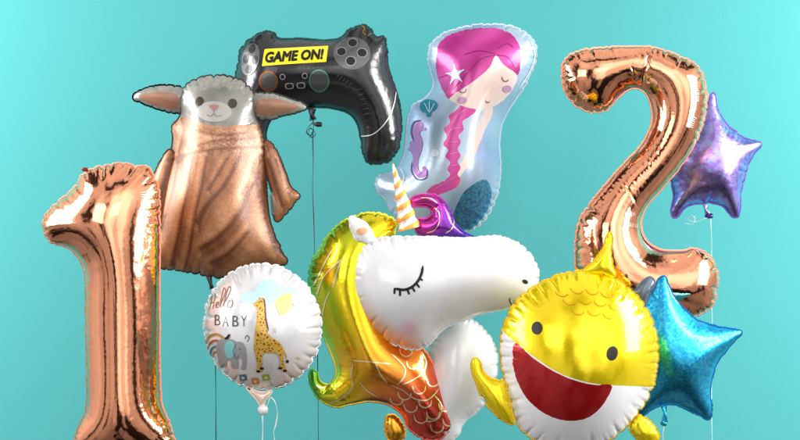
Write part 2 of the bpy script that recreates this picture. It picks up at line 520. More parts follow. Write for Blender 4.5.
# ---- rose gold number one
one = thing('number_balloon', 'rose gold foil balloon in the shape of the number one', 'balloon', 120, 310, -.02, 'rose gold number balloons')
one_out = [(41,222),(46,211),(70,188),(84,171),(98,165),(120,161),(136,163.5),(149,166),(156,176),(161,190),(162.3,220),(162.3,310),(164,400),(167.5,412),(173,426),(177,445),(174,458),(150,463),(120,464),(92,463),(74,458),(71,445),(76,427),(82.5,412),(84,400),(83,310),(83,290),(81.6,270),(77,260),(68,251),(48,242),(42,231)]
s = balloon(one, 'body', spline(one_out), rose, flange_mat=rose_seam, **sim(slack=.3, p=6e-4, bend=.014, seed=1))
lump(one, 'hanging_tab', (85, 169.5, 0), 2.6, foil('dark_red_foil', (.2, .02, .015, 1), .6, .3), sq=(1.3, .8, .5))
pl = [[(144, 195 + 2.2 * i), (150, 194.6 + 2.2 * i)] for i in range(7)]
strokes_on(s, 'valve_mark', pl + [[(143, 193), (150, 192), (158, 192.5)]], .5, foil('pale_copper_print', (1, .75, .6, 1), .9, .3), lift=.4)

# ---- rose gold number two
two = thing('number_balloon', 'rose gold foil balloon in the shape of the number two', 'balloon', 645, 185, .5, 'rose gold number balloons')
two_out = [(559.5,74),(561,63),(568,54),(582,48),(605,45.5),(632,44),(657,46),(680,54),(700,66),(708.5,92),(707,117),(696,147),(681,170),(665,189),(649,207),(643,221),(646.5,237),(658,246.5),(678,248.5),(697,247),(712,256),(720,275),(718.5,291),(712,309),(698,317),(670,321),(630,322),(590,319),(577,312),(573.5,295),(573,270),(573,238),(577,220),(588,202),(606,180),(625,159),(636,148),(645,134),(650,119),(648.5,104),(643,92),(633,89.5),(622,97),(613,107),(605,113),(592,114),(576,108),(563,92)]
s = balloon(two, 'body', spline(two_out), rose, flange_mat=rose_seam, **sim(slack=.28, p=6e-4, bend=.014, seed=2))
pl = []
for (x, y, a) in ((693, 92, 5), (690, 118, 20), (636, 224, 100), (632, 212, 80)):
    for i in range(6):
        c, q = math.cos(math.radians(a)), math.sin(math.radians(a))
        pl.append([(x + c * 0 - q * i * 2, y + c * i * 2), (x + 4 * c - q * i * 2, y + 4 * q + c * i * 2)])
strokes_on(s, 'seam_mark', pl, .4, MATS['pale_copper_print'], lift=.35)

# ---- purple star
ps = thing('star_balloon', 'purple iridescent foil star balloon behind the number two balloon', 'balloon', 712, 165, .8, 'foil star balloons')
pur = holographic('purple_iridescent_foil', (.33, .21, .70, 1), (.46, .34, .82, 1), (.36, .40, .82, 1), .3, 70)
star_out = [(713,93),(718,106),(729,123),(745,135.5),(759,141),(762,144),(757,153),(751,164),(746,180),(743,195),(741,210),(738,217),(733,217),(722,208.5),(712,205.5),(699,206),(686,209),(676,217),(673,217.5),(671,211),(671.5,197),(668,180),(660,164),(652,154),(651,149),(660,146),(678,140),(694,128),(705,108)]
s = balloon(ps, 'body', spline(star_out, sharp=()), pur, flange_mat=foil('purple_seam', (.16, .09, .42, 1), 1, .3), **sim(slack=.3, p=6e-4, bend=.012, seed=3))
tube(ps, 'neck', [(706, 205, 0), (706, 210, 0), (708, 215, 0)], 3.2, pur, .5)
lump(ps, 'knot', (709, 216, 2), 3.2, foil('dark_purple_foil', (.10, .05, .32, 1), 1, .25), sq=(1.2, .8, .8), amp=.3)
tube(ps, 'ribbon', [(710, 217, 2), (711, 232, 2), (711, 260, 2), (711.5, 300, 2), (712, 345, 2), (711, 390, 2), (712, 450, 2)], .45, cord_white, .5)
tube(ps, 'ribbon_curl', [(709, 217, 2), (703, 219, 4), (694, 222, 2), (688, 219, 0), (690, 215, 3), (694, 218, 5), (692, 224, 3), (684, 223, 0)], .35, cord_white, .5)

# ---- blue star
bs = thing('star_balloon', 'bright turquoise blue glittery foil star balloon beside the yellow fish balloon', 'balloon', 675, 350, .30, 'foil star balloons')
blu = holographic('blue_glitter_foil', (.015, .36, .72, 1), (.03, .46, .78, 1), (.06, .58, .82, 1), .33, 150)
bstar = [(664,276),(669,283),(676,295),(686,307),(696,316),(706,320.5),(717,324),(736,328.5),(742,332),(738,339),(728.6,351),(721,361),(717,370),(713,388),(713,411),(709,419.5),(700,417.5),(684,411),(672,406.5),(660,408),(648,413),(638,419),(633,416),(634,405),(637,390),(635,375),(624,358),(612,345),(610,338),(620,331),(632,318),(643,301),(653,287),(659,278)]
s = balloon(bs, 'body', spline(bstar), blu, flange_mat=foil('blue_seam', (.01, .16, .42, 1), 1, .3), **sim(slack=.3, p=6e-4, bend=.012, seed=4))
tube(bs, 'neck', [(664, 406, 0), (665, 413, 0), (664.5, 422, 0)], 3.4, blu, .5)
lump(bs, 'knot', (664, 423, 0), 3, blu, amp=.3)
tube(bs, 'ribbon', [(664, 424, 0), (663, 436, 0), (664, 460, 0)], .5, cord_white, .5)

# ---- round nursery balloon
rb = thing('round_balloon', 'round white foil balloon printed with a giraffe, an elephant and the words hello baby', 'balloon', 262, 327, -.05)
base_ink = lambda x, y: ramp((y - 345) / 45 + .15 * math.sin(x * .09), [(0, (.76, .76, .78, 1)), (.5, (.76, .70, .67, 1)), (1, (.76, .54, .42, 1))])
rd_out = np.vstack([ell(262.4, 326.6, 61, 65, -8, 60, -255, 75)[:, :]])
rd_out = ell(262.4, 326.6, 61, 65, -8, 60)
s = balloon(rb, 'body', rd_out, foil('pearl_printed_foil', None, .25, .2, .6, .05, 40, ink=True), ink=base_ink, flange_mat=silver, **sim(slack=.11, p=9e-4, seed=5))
pc = lambda n, c, m=.15: flat(n, c, m, .28, .4)
print_on(s, 'cloud', [spline([(243,299),(247,292),(256,290),(262,282),(272,279),(281,283),(285,287),(295,288),(301,293),(297,299),(285,300),(272,303),(258,302)])], pc('pale_blue_ink', (.55, .80, .86, 1)))
print_on(s, 'sun', [spline([(278,299),(291,292),(294,298),(291,309),(283,313),(280,308)])], pc('pale_yellow_ink', (.95, .82, .28, 1)), lift=.65)
print_on(s, 'cloud', [spline([(293,297),(302,293),(303,303),(296,305)])], MATS['pale_blue_ink'], lift=.65)
gir = spotted('giraffe_print', (.78, .47, .08, 1), (.30, .11, .015, 1), 100, thr=(.17, .24))
g_out = [(257,301.5),(260,299.5),(262,297),(263,295.5),(264,298),(266,295.6),(266.5,299),(267,303),(267.5,310),(268.5,318),(270.5,328),(274,334),(280,338),(285,344),(286,351),(285,358),(287,365),(287,368),(283,368),(281.5,364),(282,358),(279.5,351),(275,350),(268,350),(265.5,353),(264.5,364),(264.5,369),(259,369),(260,362),(258.5,352),(257.5,344),(258.5,332),(260,318),(260.5,308),(260,304.5),(257,304)]
g = print_on(s, 'giraffe', [spline(g_out, n=4)], gir, lift=.75)
strokes_on(s, 'mane', [[(266.6, 297), (268, 305), (269, 316), (271.5, 328)]], 1.6, pc('brown_ink', (.16, .06, .02, 1)), parent=g, lift=.9)
for hx, hy in ((260.5, 368.5), (264, 365.5), (281.8, 365.5), (286, 368.5)):
    print_on(s, 'hoof', [ell(hx, hy, 2.2, 1.4, n=10)], blackink, parent=g, lift=.95)
strokes_on(s, 'tail', [[(286, 347), (287.5, 353), (288.5, 358)]], 1.0, MATS['giraffe_print'], parent=g, lift=.7)
print_on(s, 'tail_tuft', [ell(288.8, 359, 1.4, 1.8, n=10)], blackink, parent=g, lift=.8)
print_on(s, 'eye', [ell(262.3, 301, .6, .7, n=8)], blackink, parent=g, lift=1.0)
e = print_on(s, 'elephant', [spline([(218.5,345),(221,339),(227,336.5),(236,337),(240,339),(245,339),(248.5,344),(249.5,352),(249,361),(247,367.5),(243.5,367),(245,360),(244,355),(241,357),(240,366),(234,366.5),(233,359),(229,359),(228,366),(221,365),(219.5,357)], n=5)], pc('elephant_grey_ink', (.30, .31, .33, 1)), lift=.6)
print_on(s, 'saddle', [ell(233, 347, 5.6, 9, 5)], pc('teal_ink', (.22, .55, .56, 1)), parent=e, lift=.8)
strokes_on(s, 'ear', [[(239.5, 341), (236.8, 349), (239, 356), (242, 352)]], .8, pc('dark_grey_ink', (.16, .17, .19, 1)), parent=e, lift=.9)
print_on(s, 'eye', [ell(243.5, 346, .7, .8, n=8)], blackink, parent=e, lift=.9)
rbw = None
for k, (r, w, c) in enumerate(((20, 2.6, ('ochre_ink', (.45, .26, .06, 1))), (15.5, 2.2, ('clay_ink', (.38, .14, .07, 1))), (11, 2.2, ('deep_teal_ink', (.05, .22, .25, 1))), (7, 2.0, ('rust_ink', (.45, .15, .05, 1))))):
    pts = [(218.5 + r * .82 * math.cos(math.radians(a)), 360 + r * 1.35 * math.sin(math.radians(a))) for a in range(190 + k * 3, 300, 12)]
    o = strokes_on(s, 'rainbow' if rbw is None else 'band', [[p for p in pts if inside(np.array([p]), [rd_out])[0]]], w, pc(*c), parent=rbw, lift=.5, taper=False)
    rbw = rbw or o
print_on(s, 'bird', [spline([(227.5,336),(230,334.5),(231.5,332.5),(233.6,331.5),(233,334.5),(231,337),(228.5,337)], n=4)], blackink, lift=.9)
for (x, y, c) in ((244.5, 376, ('block_blue', (.05, .16, .30, 1))), (256.5, 379.5, ('block_orange', (.62, .23, .03, 1))), (267.5, 375.5, ('block_green', (.30, .38, .04, 1)))):
    q = print_on(s, 'toy_block', [np.array([(x-4, y-3), (x+3.4, y-3.8), (x+4.2, y+2.8), (x-3.2, y+3.8)])], pc(*c), lift=.5)
    print_on(s, 'block_mark', [ell(x, y, 1.7, 1.6, n=10)], pc('block_cream', (.75, .62, .35, 1)), parent=q, lift=.8)
hel = pc('rose_script_ink', (.30, .13, .08, 1), .0)
strokes_on(s, 'letter', [[(210, 300), (213, 296), (212, 303), (210.5, 309)], [(216.5, 293), (215.5, 301), (214.5, 308.5)], [(212, 302.5), (215.5, 301.5)],
    [(217, 305), (220, 303.5), (220.5, 301), (218.6, 302), (218, 306.5), (221, 306)], [(221, 306), (225.5, 297), (227.5, 289), (225.8, 287.5), (223.6, 296), (222.8, 305.5), (224.6, 305.5)],
    [(224.6, 305.5), (230.5, 295), (232.8, 287), (231, 286), (228, 295), (226.6, 305), (228.6, 305)], [(233.2, 298.5), (230.8, 301.5), (230.8, 305.6), (233.6, 305.8), (235.6, 302), (234.6, 298.8), (232.8, 298.8)]], .85, hel, lift=.55)
for ch, x, y in (('B', 217, 324), ('A', 225.5, 324.3), ('B', 236, 324.2), ('Y', 244.5, 324)):
    print_on(s, 'letter', text_loops(ch, x, y, 10.5, 6.2, bold=-.006), pc('grey_letter_ink', (.07, .07, .08, 1), .0), lift=.5)
strokes_on(s, 'squiggle', [[(248.5, 336), (251, 332.5), (253, 335.5), (250.5, 339)], [(250.6, 341), (250.8, 342)]], .8, MATS['grey_letter_ink'], lift=.55)
strokes_on(s, 'sparkle', [[(276, 325), (279, 331)], [(279, 325.5), (276, 330.5)], [(296, 356), (302, 357)], [(299, 354), (299.5, 359)]], .7, pc('gold_ink', (.75, .55, .25, 1), .5), lift=.55)
nk = balloon(rb, 'neck', spline([(247,387),(256,391),(264,392),(272,391),(268,397),(264.5,403),(262,408),(259.5,404),(254,396)]), MATS['pearl_printed_foil'], ink=lambda x, y: (.86, .66, .55, 1), zoff=2, **sim(slack=.2, h=1.4, it_f=120))
lump(rb, 'air_valve_knot', (263.4, 409.5, 3), 5.6, white_print, sq=(1, .9, .8), amp=.1)
tube(rb, 'ribbon', [(262.5, 412, 3), (263, 424, 3), (262.5, 445, 3)], 1.0, cord_white, .4)
tube(rb, 'ribbon_tail', [(265, 411, 4), (268, 404, 5), (271, 397, 5), (275, 401, 4), (277.5, 412, 3), (276, 424, 3), (274, 432, 4), (276, 445, 4)], .7, cord_white, .4)

# ---- black game controller
gc = thing('game_controller_balloon', 'black foil balloon shaped like a game controller with a yellow GAME ON! label', 'balloon', 320, 80, .52)
gc_out = [(236,62),(239,49),(250,36.5),(264,30),(273,31),(280,36),(297.5,36.3),(331,37.3),(340,35),(349,27.5),(363,23.5),(371,27.5),(377,34),(385,36.5),(388.6,46.5),(391,67),(398,89),(402,105),(403.5,120),(403,135),(399,151),(390,162),(378.5,165.5),(368,164),(362,155),(359,138),(355,123.5),(347,114.5),(333.5,111),(318,110.3),(300,112),(285,114),(273,120),(268,132),(267,146),(262,158),(251,166),(238,165),(229,155),(226,138),(228,110),(232,82)]
blk2 = foil('graphite_printed_foil', (.018, .019, .022, 1), .3, .2, .35, .08, 50)
panel = spline([(262,82),(266,76),(288,75),(312,74),(330,75),(340,80),(348,93),(352,108),(346,113.4),(334,109),(318,108),(300,110),(284,111.5),(268,118),(258,110),(256,96)], n=5)
s = balloon(gc, 'body', spline(gc_out), blk2, regions=[('lower_panel', panel, black_foil, None)], flange_mat=foil('black_seam', (.012, .05, .05, 1), .6, .3), **sim(slack=.22, p=7e-4, bend=.015, seed=6))
lab = print_on(s, 'label', [np.array([(266.4,51.5),(329,47.6),(327.6,65),(264.4,68.8)])], foil('yellow_label_ink', (.92, .75, .01, 1), .1, .3, .4), lift=.45)
print_on(s, 'letter', text_loops('GAME ON!', 267.6, 66.2, 11.6, 58, shear=.2, bold=.05, rot=-3.6), blackink, parent=lab, lift=.75, h=1.1)
grey = lambda n, v, m=.4: foil(n, (v, v, v * 1.03, 1), m, .3, .3)
dp = print_on(s, 'direction_pad', [ell(252, 61, 9.5, 16.5, 10)], grey('mid_grey_ink', .10), lift=.45)
for (x, y, rx, ry) in ((253.5, 50.5, 3.4, 4.6), (247.4, 60, 3, 4.6), (257, 62, 3, 4.4), (250.6, 71, 3.2, 4.4)):
    print_on(s, 'pad_arrow', [ell(x, y, rx, ry, 10)], grey('dark_grey_print', .018), parent=dp, lift=.75)
bd = print_on(s, 'button_disc', [ell(352.4, 55.5, 18, 17, 0, 40)], MATS['mid_grey_ink'], lift=.45)
for (x, y) in ((353.2, 45.2), (342.4, 54.6), (362.4, 55.5), (351.5, 64.2)):
    b_ = print_on(s, 'button', [ell(x, y, 4.5, 4.3, 0)], blackink, parent=bd, lift=.75)
    print_on(s, 'button_rim', [ell(x, y, 5.1, 4.9, 0), ell(x, y, 4.45, 4.25, 0)], grey('light_grey_ink', .3), parent=bd, lift=.8, h=.9)
for (x, y, r, c, n) in ((270.8, 83.6, 8.8, (.30, .10, .03, 1), 'copper_ring_ink'), (320.6, 83, 9.6, (.10, .28, .20, 1), 'green_ring_ink')):
    t_ = print_on(s, 'thumbstick', [ell(x, y, r, r * 1.04)], grey('stick_grey_ink', .075), lift=.5)
    print_on(s, 'ring', [ell(x, y, r + .6, r * 1.04 + .6), ell(x, y, r - .9, r * 1.04 - .9)], foil(n, c, .7, .3), parent=t_, lift=.75, h=.9)
for (x, y) in ((284.8, 79.6), (306.6, 78.6)):
    print_on(s, 'small_button', [ell(x, y, 2.9, 2.9, n=18), ell(x, y, 2.1, 2.1, n=16)], MATS['light_grey_ink'], lift=.5, h=.9)
for (x, y) in ((291.2, 88.2), (302.6, 87.6)):
    ro = spline([(x-4, y-1.8), (x-3, y-2.6), (x+3, y-2.8), (x+4, y-2), (x+4, y+1.6), (x+3, y+2.4), (x-3, y+2.6), (x-4, y+1.8)], n=3)
    print_on(s, 'option_key', [ro, (ro - [x, y]) * .72 + [x, y]], MATS['light_grey_ink'], lift=.5, h=.9)
strokes_on(s, 'trim_line', [[(396.5, 88), (393.5, 106), (389, 118), (381, 129), (372, 135.5), (361.5, 136.5)]], .9, grey('pale_line_ink', .7, .3), taper=False)
strokes_on(s, 'small_print', [[(357 + i * 1.6, 92 + i * 4.6), (362.5 + i * 1.6, 91 + i * 4.6)] for i in range(6)] + [[(338 + i * 3, 80 + i * 1.8), (340.4 + i * 3, 77.4 + i * 1.8)] for i in range(5)], .55, grey('faint_print', .12), taper=False)
strokes_on(s, 'gold_scribble', [[(362, 26), (364.5, 30), (363, 33.5), (366, 37)], [(367, 38), (371, 34.5), (376, 34.5)]], 1.0, foil('old_gold_ink', (.35, .2, .03, 1), .8, .3))
tube(gc, 'neck', [(312, 109, 0), (312, 115, 0), (313, 120, 0)], 4.2, black_foil, .6)
lump(gc, 'knot', (318.5, 124.6, 2), 3.6, black_foil, sq=(1.1, .7, .6), amp=.25)
tube(gc, 'ribbon', [(313, 120, 0), (313.5, 126, 0), (312.8, 138, 0), (313.2, 160, 0), (312.6, 190, 0), (314, 225, 0), (315, 270, 0), (317, 330, 0), (318, 390, 0), (318.5, 460, 0)], .6, cord_black, .5)
tube(gc, 'ribbon_curl', [(314, 122, 2), (309, 127, 4), (306.5, 132, 2), (310, 135.5, 0), (313.5, 131, 3), (310.5, 128.5, 5), (308.5, 133, 4), (311.5, 137.5, 2), (315.5, 134.5, 0), (313.5, 131, -1), (311, 136, 0)], .55, cord_black, .5)

# ---- animal in a brown coat (plain lamb stand-in)
lb = thing('animal_balloon', 'foil balloon of a grey lamb wearing a long brown wrapped coat', 'balloon', 218, 190, .22)
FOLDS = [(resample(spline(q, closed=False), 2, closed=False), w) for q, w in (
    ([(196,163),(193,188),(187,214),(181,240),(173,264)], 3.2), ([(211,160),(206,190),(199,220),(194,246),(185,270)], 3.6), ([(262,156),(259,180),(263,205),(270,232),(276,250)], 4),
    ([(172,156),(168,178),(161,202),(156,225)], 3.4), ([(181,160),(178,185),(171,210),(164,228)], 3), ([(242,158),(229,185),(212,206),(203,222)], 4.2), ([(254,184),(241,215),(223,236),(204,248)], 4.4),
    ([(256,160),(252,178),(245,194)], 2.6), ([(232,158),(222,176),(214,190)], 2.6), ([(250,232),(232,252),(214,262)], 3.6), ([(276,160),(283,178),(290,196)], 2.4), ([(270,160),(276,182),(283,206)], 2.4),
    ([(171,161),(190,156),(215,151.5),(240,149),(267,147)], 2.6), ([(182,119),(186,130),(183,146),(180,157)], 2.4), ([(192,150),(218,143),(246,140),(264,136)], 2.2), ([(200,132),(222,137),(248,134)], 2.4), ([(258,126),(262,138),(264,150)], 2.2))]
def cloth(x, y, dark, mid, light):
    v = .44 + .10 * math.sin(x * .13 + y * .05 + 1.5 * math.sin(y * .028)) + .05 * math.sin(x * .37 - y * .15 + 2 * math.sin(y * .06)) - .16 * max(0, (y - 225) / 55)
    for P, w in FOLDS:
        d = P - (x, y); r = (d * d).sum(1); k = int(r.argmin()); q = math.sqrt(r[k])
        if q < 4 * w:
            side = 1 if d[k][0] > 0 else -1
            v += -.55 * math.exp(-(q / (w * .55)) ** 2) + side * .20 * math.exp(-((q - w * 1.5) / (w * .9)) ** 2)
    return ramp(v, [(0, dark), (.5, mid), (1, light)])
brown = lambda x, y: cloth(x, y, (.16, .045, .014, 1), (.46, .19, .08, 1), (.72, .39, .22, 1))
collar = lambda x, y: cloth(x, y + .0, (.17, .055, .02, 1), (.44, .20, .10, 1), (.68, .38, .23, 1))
lamb_ink = lambda x, y: ramp(.5 + .3 * math.sin(x * .11 + 1.3 * math.sin(y * .13)) + .15 * math.sin(x * .31 - y * .23), [(0, (.15, .155, .135, 1)), (1, (.23, .23, .205, 1))])
wool_ink = lambda x, y: ramp(.5 + .5 * math.sin(x * .62 + 2.3 * math.sin(y * .41 + x * .13)) * math.sin(y * .7 + 1.7 * math.sin(x * .33 + y * .2)), [(0, (.20, .195, .175, 1)), (1, (.30, .29, .265, 1))])
lb_out = [(178,114),(177,102),(180,91),(188,81),(201,75),(217,73),(233,75),(246,81),(255,92),(259,105),(259,118),(262,126),(265.5,136),(267.5,150),(269,180),(271,210),(276,231),(284,250),(287.5,263),(272,271),(242,280),(212,279),(197,276),(178,273),(161,270),(150,262),(149,230),(151,192),(158,168),(168,152),(170,140),(171,126)]
coll = spline([(171,122),(180,116.5),(194,121),(210,126),(226,128),(244,126),(260,123),(267,137),(268,152),(250,157),(224,160),(200,163),(184,168),(170,162),(168,140)], n=5)
face_ = spline([(170,118),(160,100),(170,70),(218,60),(268,75),(270,118),(259,124),(244,126),(226,128),(210,126),(194,121),(180,116.5)], n=5)
wool = spline([(170,60),(266,60),(262,97),(255,99),(250,94),(244,95),(239,90),(232,92),(226,88),(219,91),(212,88),(206,92),(199,91),(194,96),(187,96),(183,101),(174,103)], n=5)
coat_mat = foil('brown_cloth_print', None, .2, .32, .25, .12, 260, ink=True)
for n in coat_mat.node_tree.nodes:
    if n.type == 'TEX_NOISE' and n.inputs['Scale'].default_value == 9: n.inputs['Scale'].default_value = 130; n.inputs['Detail'].default_value = 4
    if n.type == 'MAP_RANGE' and abs(n.inputs['To Max'].default_value - 1.04) < 1e-4: n.inputs['To Min'].default_value = .72; n.inputs['To Max'].default_value = 1.12
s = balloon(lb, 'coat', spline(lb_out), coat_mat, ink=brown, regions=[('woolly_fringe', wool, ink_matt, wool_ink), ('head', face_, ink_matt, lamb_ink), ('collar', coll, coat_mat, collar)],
            flange_mat=foil('dark_seam', (.03, .02, .015, 1), .4, .35), **dict(sim(slack=.24, p=7e-4, bend=.014, seed=8), zs=.85))
mz = print_on(s, 'muzzle', [ell(217, 113.5, 17, 10.5, 3)], flat('pale_grey_ink', (.36, .35, .32, 1)), lift=.4)
print_on(s, 'nose', [spline([(212, 107.5), (217, 106.5), (222, 107.8), (219.5, 111.5), (217, 112.8), (214.5, 111.3)], n=4)], flat('dusty_pink_ink', (.34, .17, .15, 1)), parent=mz, lift=.65)
strokes_on(s, 'mouth', [[(217, 112.5), (217, 116)], [(210, 116.5), (214, 118.2), (217, 116), (220.5, 118.4), (225, 117)]], .8, MATS['dark_grey_ink'], parent=mz, lift=.7)
for x, y in ((202, 103), (234.5, 105)):
    print_on(s, 'eye', [ell(x, y, 4.2, 4.8)], flat('dark_brown_eye_ink', (.035, .022, .018, 1)), lift=.5)
for nm, pts, inn, sd in (('ear', [(186,89),(172,84),(156,84),(142,88),(133.5,94),(133,99),(141,104),(156,110),(172,114),(183,112)], [(178,96),(165,93),(150,94),(141,97),(150,103),(164,107),(177,108)], 11),
                     ('ear', [(251,94),(262,91),(277,93),(292,98),(304,103.5),(306,108),(298,113),(284,117),(268,121),(255,118)], [(258,102),(272,99.5),(288,103),(298,107),(286,112),(270,115),(258,113)], 12)):
    balloon(lb, nm, spline(pts), ink_matt, ink=wool_ink, regions=[('inner_ear', spline(inn, n=5), flat('warm_ear_ink', (.32, .16, .10, 1)), None)], flange_mat=MATS['dark_seam'], zoff=-2, **sim(slack=.2, h=1.4, seed=sd))
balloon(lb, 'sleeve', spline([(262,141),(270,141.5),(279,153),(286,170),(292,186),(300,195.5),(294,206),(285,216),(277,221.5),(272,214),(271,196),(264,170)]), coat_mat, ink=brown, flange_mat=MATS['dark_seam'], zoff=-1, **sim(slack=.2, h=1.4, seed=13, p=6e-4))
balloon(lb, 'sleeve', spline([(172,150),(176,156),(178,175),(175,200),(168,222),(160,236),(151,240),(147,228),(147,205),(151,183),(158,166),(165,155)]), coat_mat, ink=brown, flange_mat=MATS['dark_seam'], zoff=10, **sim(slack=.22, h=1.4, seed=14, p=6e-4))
balloon(lb, 'paw', spline([(272,194),(277,195),(281,200),(282,207),(278,213),(273,213),(271,204)]), ink_matt, ink=lamb_ink, zoff=2, **sim(slack=.2, h=1.3, it_f=100))
tube(lb, 'neck', [(209, 276, 0), (210.5, 283, 0), (212, 289, 0)], 3.0, black_foil, .6)
tube(lb, 'ribbon', [(212, 288, 0), (214, 310, 0), (215, 340, 0), (215.6, 375, 0), (215.8, 410, 0), (216, 460, 0)], .6, cord_black, .5)

# ---- mermaid
mm = thing('mermaid_balloon', 'pale blue foil balloon with a pink haired mermaid, behind the unicorn balloon', 'balloon', 465, 135, .78)
mm_out = [(426,58),(429,44),(440,33),(460,25.5),(485,22),(510,24),(528,32),(537,44),(538,58),(533,75),(524,92),(513,108),(505,124),(502,142),(503,162),(502,182),(497,202),(489,217),(476,230),(458,236),(435,238),(412,232),(398,224),(389,212),(383,201),(376,192),(374,183),(378,175),(386,172),(394,168),(400,158),(403,142),(404,128),(407,114),(413,103),(424,96),(431,85),(428,70)]
hair_mat = foil('pink_hair_print', None, .3, .3, .2, .05, 50, ink=True)
pale = lambda x, y: ramp(.5 + .3 * math.sin(x * .06 + y * .04) + .15 * math.sin(y * .11 - x * .05), [(0, (.27, .38, .56, 1)), (.5, (.38, .49, .63, 1)), (1, (.50, .60, .71, 1))])
hair_ink = lambda x, y: ramp(.5 + .4 * math.sin((x - 494) * .14 + (y - 59) * .16), [(0, (.36, .006, .17, 1)), (1, (.60, .05, .32, 1))])
skin_ink = lambda x, y: (.84, .66, .60, 1)
braid_pts = [(470,108),(461,106),(455,113),(448,118),(449,125),(443,131),(446,139),(442,146),(447,152),(444,158),(449,164),(446,170),(449,176),(444,181),(438,184),(431,187),(426,193),(432,197),(441,194),(449,191),(456,187),(459,180),(456,175),(459,169),(456,163),(459,157),(456,151),(459,144),(457,138),(462,132),(461,124),(468,119),(474,113)]
face = spline([(494,59),(502,68),(515.5,77),(513,87),(508.6,94),(495,106.5),(481,111.5),(465,110),(450,103),(449,101),(458,94),(470,86),(480,78),(488,70)], n=5)
hair = spline([(437,57),(440,44),(452,35),(472,30),(494,29.5),(510,36),(518,48),(519,62),(515.5,77),(502,68),(494,59),(488,70),(480,78),(470,86),(458,94),(448.5,101.5),(443,93),(438.5,82),(436,68)], n=5)
arm = spline([(484,111),(491,108.5),(490,118),(484,130),(479,142),(473,156),(464,170),(455,181),(446,186),(441,183),(449,178),(458,166),(466,152),(472,138),(477,124)], n=5)
tail = spline([(484,180),(490,190),(489,204),(481,219),(470,229),(456,233),(446,226),(452,214),(457,202),(462,193),(470,186)], n=5)
tail_mat = spotted('scale_print', (.05, .12, .30, 1), (.07, .30, .44, 1), 55, .6, .25, (.04, .10), .3)
s = balloon(mm, 'body', spline(mm_out), foil('silver_blue_print', None, .4, .3, .15, .06, 40, ink=True), ink=pale, flange_mat=foil('pale_blue_seam', (.45, .55, .66, 1), .8, .3),
            regions=[('face', face, ink_matt, skin_ink), ('hair', hair, hair_mat, hair_ink), ('braid', spline(braid_pts, n=4), hair_mat, lambda x, y: (.58, .06, .30, 1)), ('arm', arm, ink_matt, skin_ink), ('tail', tail, tail_mat, None)],
            **sim(slack=.16, p=9e-4, seed=9))
fin_r = spline([(478,183),(484,178),(496,186),(499,198),(494,210),(488,217),(490,204),(490,192)], n=5)
sf = []
for k in range(10):
    a = math.radians(-97 + k * 36); r = 9.6 if k % 2 == 0 else 3.6
    sf.append((454.5 + r * 1.05 * math.cos(a), 77 + r * 1.15 * math.sin(a)))
print_on(s, 'starfish', [spline(sf, n=5)], flat('pale_starfish_ink', (.55, .68, .78, 1)), lift=.5)
strokes_on(s, 'hair_strand', [[(494, 58), (480, 62), (466, 76), (452, 92)], [(494, 57), (478, 54), (462, 58)], [(495, 58), (506, 60), (514, 70)], [(495, 52), (506, 46), (512, 50)], [(438, 79), (450, 76), (464, 72)]], .6, flat('dark_magenta_ink', (.30, .015, .14, 1), .4))
strokes_on(s, 'braid_strand', [[(464, 112), (456, 118), (451, 126)], [(459, 130), (450, 132), (446, 138)], [(457, 144), (449, 144)], [(456, 154), (448, 156)], [(456, 166), (449, 167)], [(455, 177), (446, 182), (434, 190)]], .7, flat('light_pink_ink', (.72, .22, .45, 1), .4))
strokes_on(s, 'closed_eye', [[(499.8, 79), (501, 82.5), (504, 83.6), (507, 81.6)]], .8, MATS['brown_ink'])
strokes_on(s, 'closed_eye', [[(457.5, 92.5), (460, 95.4), (463.5, 95), (465, 91.5)]], .8, MATS['brown_ink'])
for x, y in ((505.6, 90.6), (460.5, 103.2)):
    print_on(s, 'cheek', [ell(x, y, 4.8, 3.4, -10)], flat('mauve_ink', (.55, .30, .46, 1)), lift=.5)
strokes_on(s, 'mouth', [[(483.5, 103), (485.5, 105), (488, 103.4)]], .8, MATS['brown_ink'])
sh = print_on(s, 'shell', [spline([(420,108),(421,103),(425,100.5),(430,100.5),(435,102.5),(437.5,106.5),(435.5,111),(431,114.5),(430.5,118),(426.5,118),(426,114.5),(421.5,112.5)], n=4)], flat('teal_shell_ink', (.02, .22, .32, 1), .4), lift=.5)
strokes_on(s, 'shell_rib', [[(429, 114), (424.5, 104)], [(429.4, 114), (429.5, 102.5)], [(430, 114), (434.5, 105)]], .6, MATS['pale_blue_ink'], parent=sh, lift=.8)
sea = print_on(s, 'seahorse', [spline([(426,129.5),(425.8,131.8),(421.5,132),(419.5,134),(421.5,139),(422.5,146),(421,153),(418.5,159),(417.8,166),(419,171.5),(422,173),(423.2,170.5),(421.6,168.5),(424.5,167.6),(426.8,171),(425.5,176.5),(420.5,178.8),(415.6,176),(413.4,169),(413.2,160),(411.4,153),(407.8,150),(410.5,146.5),(409.6,143),(413,141),(413.6,136),(413,130),(415.2,125),(419.5,122.5),(423,125),(423.4,128.4)], n=4)], flat('violet_ink', (.34, .15, .42, 1), .3), lift=.5, h=1.1)
strokes_on(s, 'crest', [[(421, 121.5), (414.5, 123), (411.5, 132), (414, 142)]], 1.1, flat('dark_violet_ink', (.08, .03, .14, 1), .3), parent=sea, lift=.8)
strokes_on(s, 'tail_outline', [[(412.4, 162), (412, 173), (418, 180.5), (426, 178.5), (427, 170)]], .9, MATS['dark_violet_ink'], parent=sea, lift=.8)
strokes_on(s, 'wave_line', [[(400, 168), (404, 176), (402, 184), (395, 190)], [(530, 42), (534, 56), (529, 72), (519, 88)]], 1.2, flat('ice_ink', (.72, .78, .85, 1), .4))
print_on(s, 'bubble', [ell(434.5, 154.5, 3.6, 3.8)], MATS['ice_ink'], lift=.5)
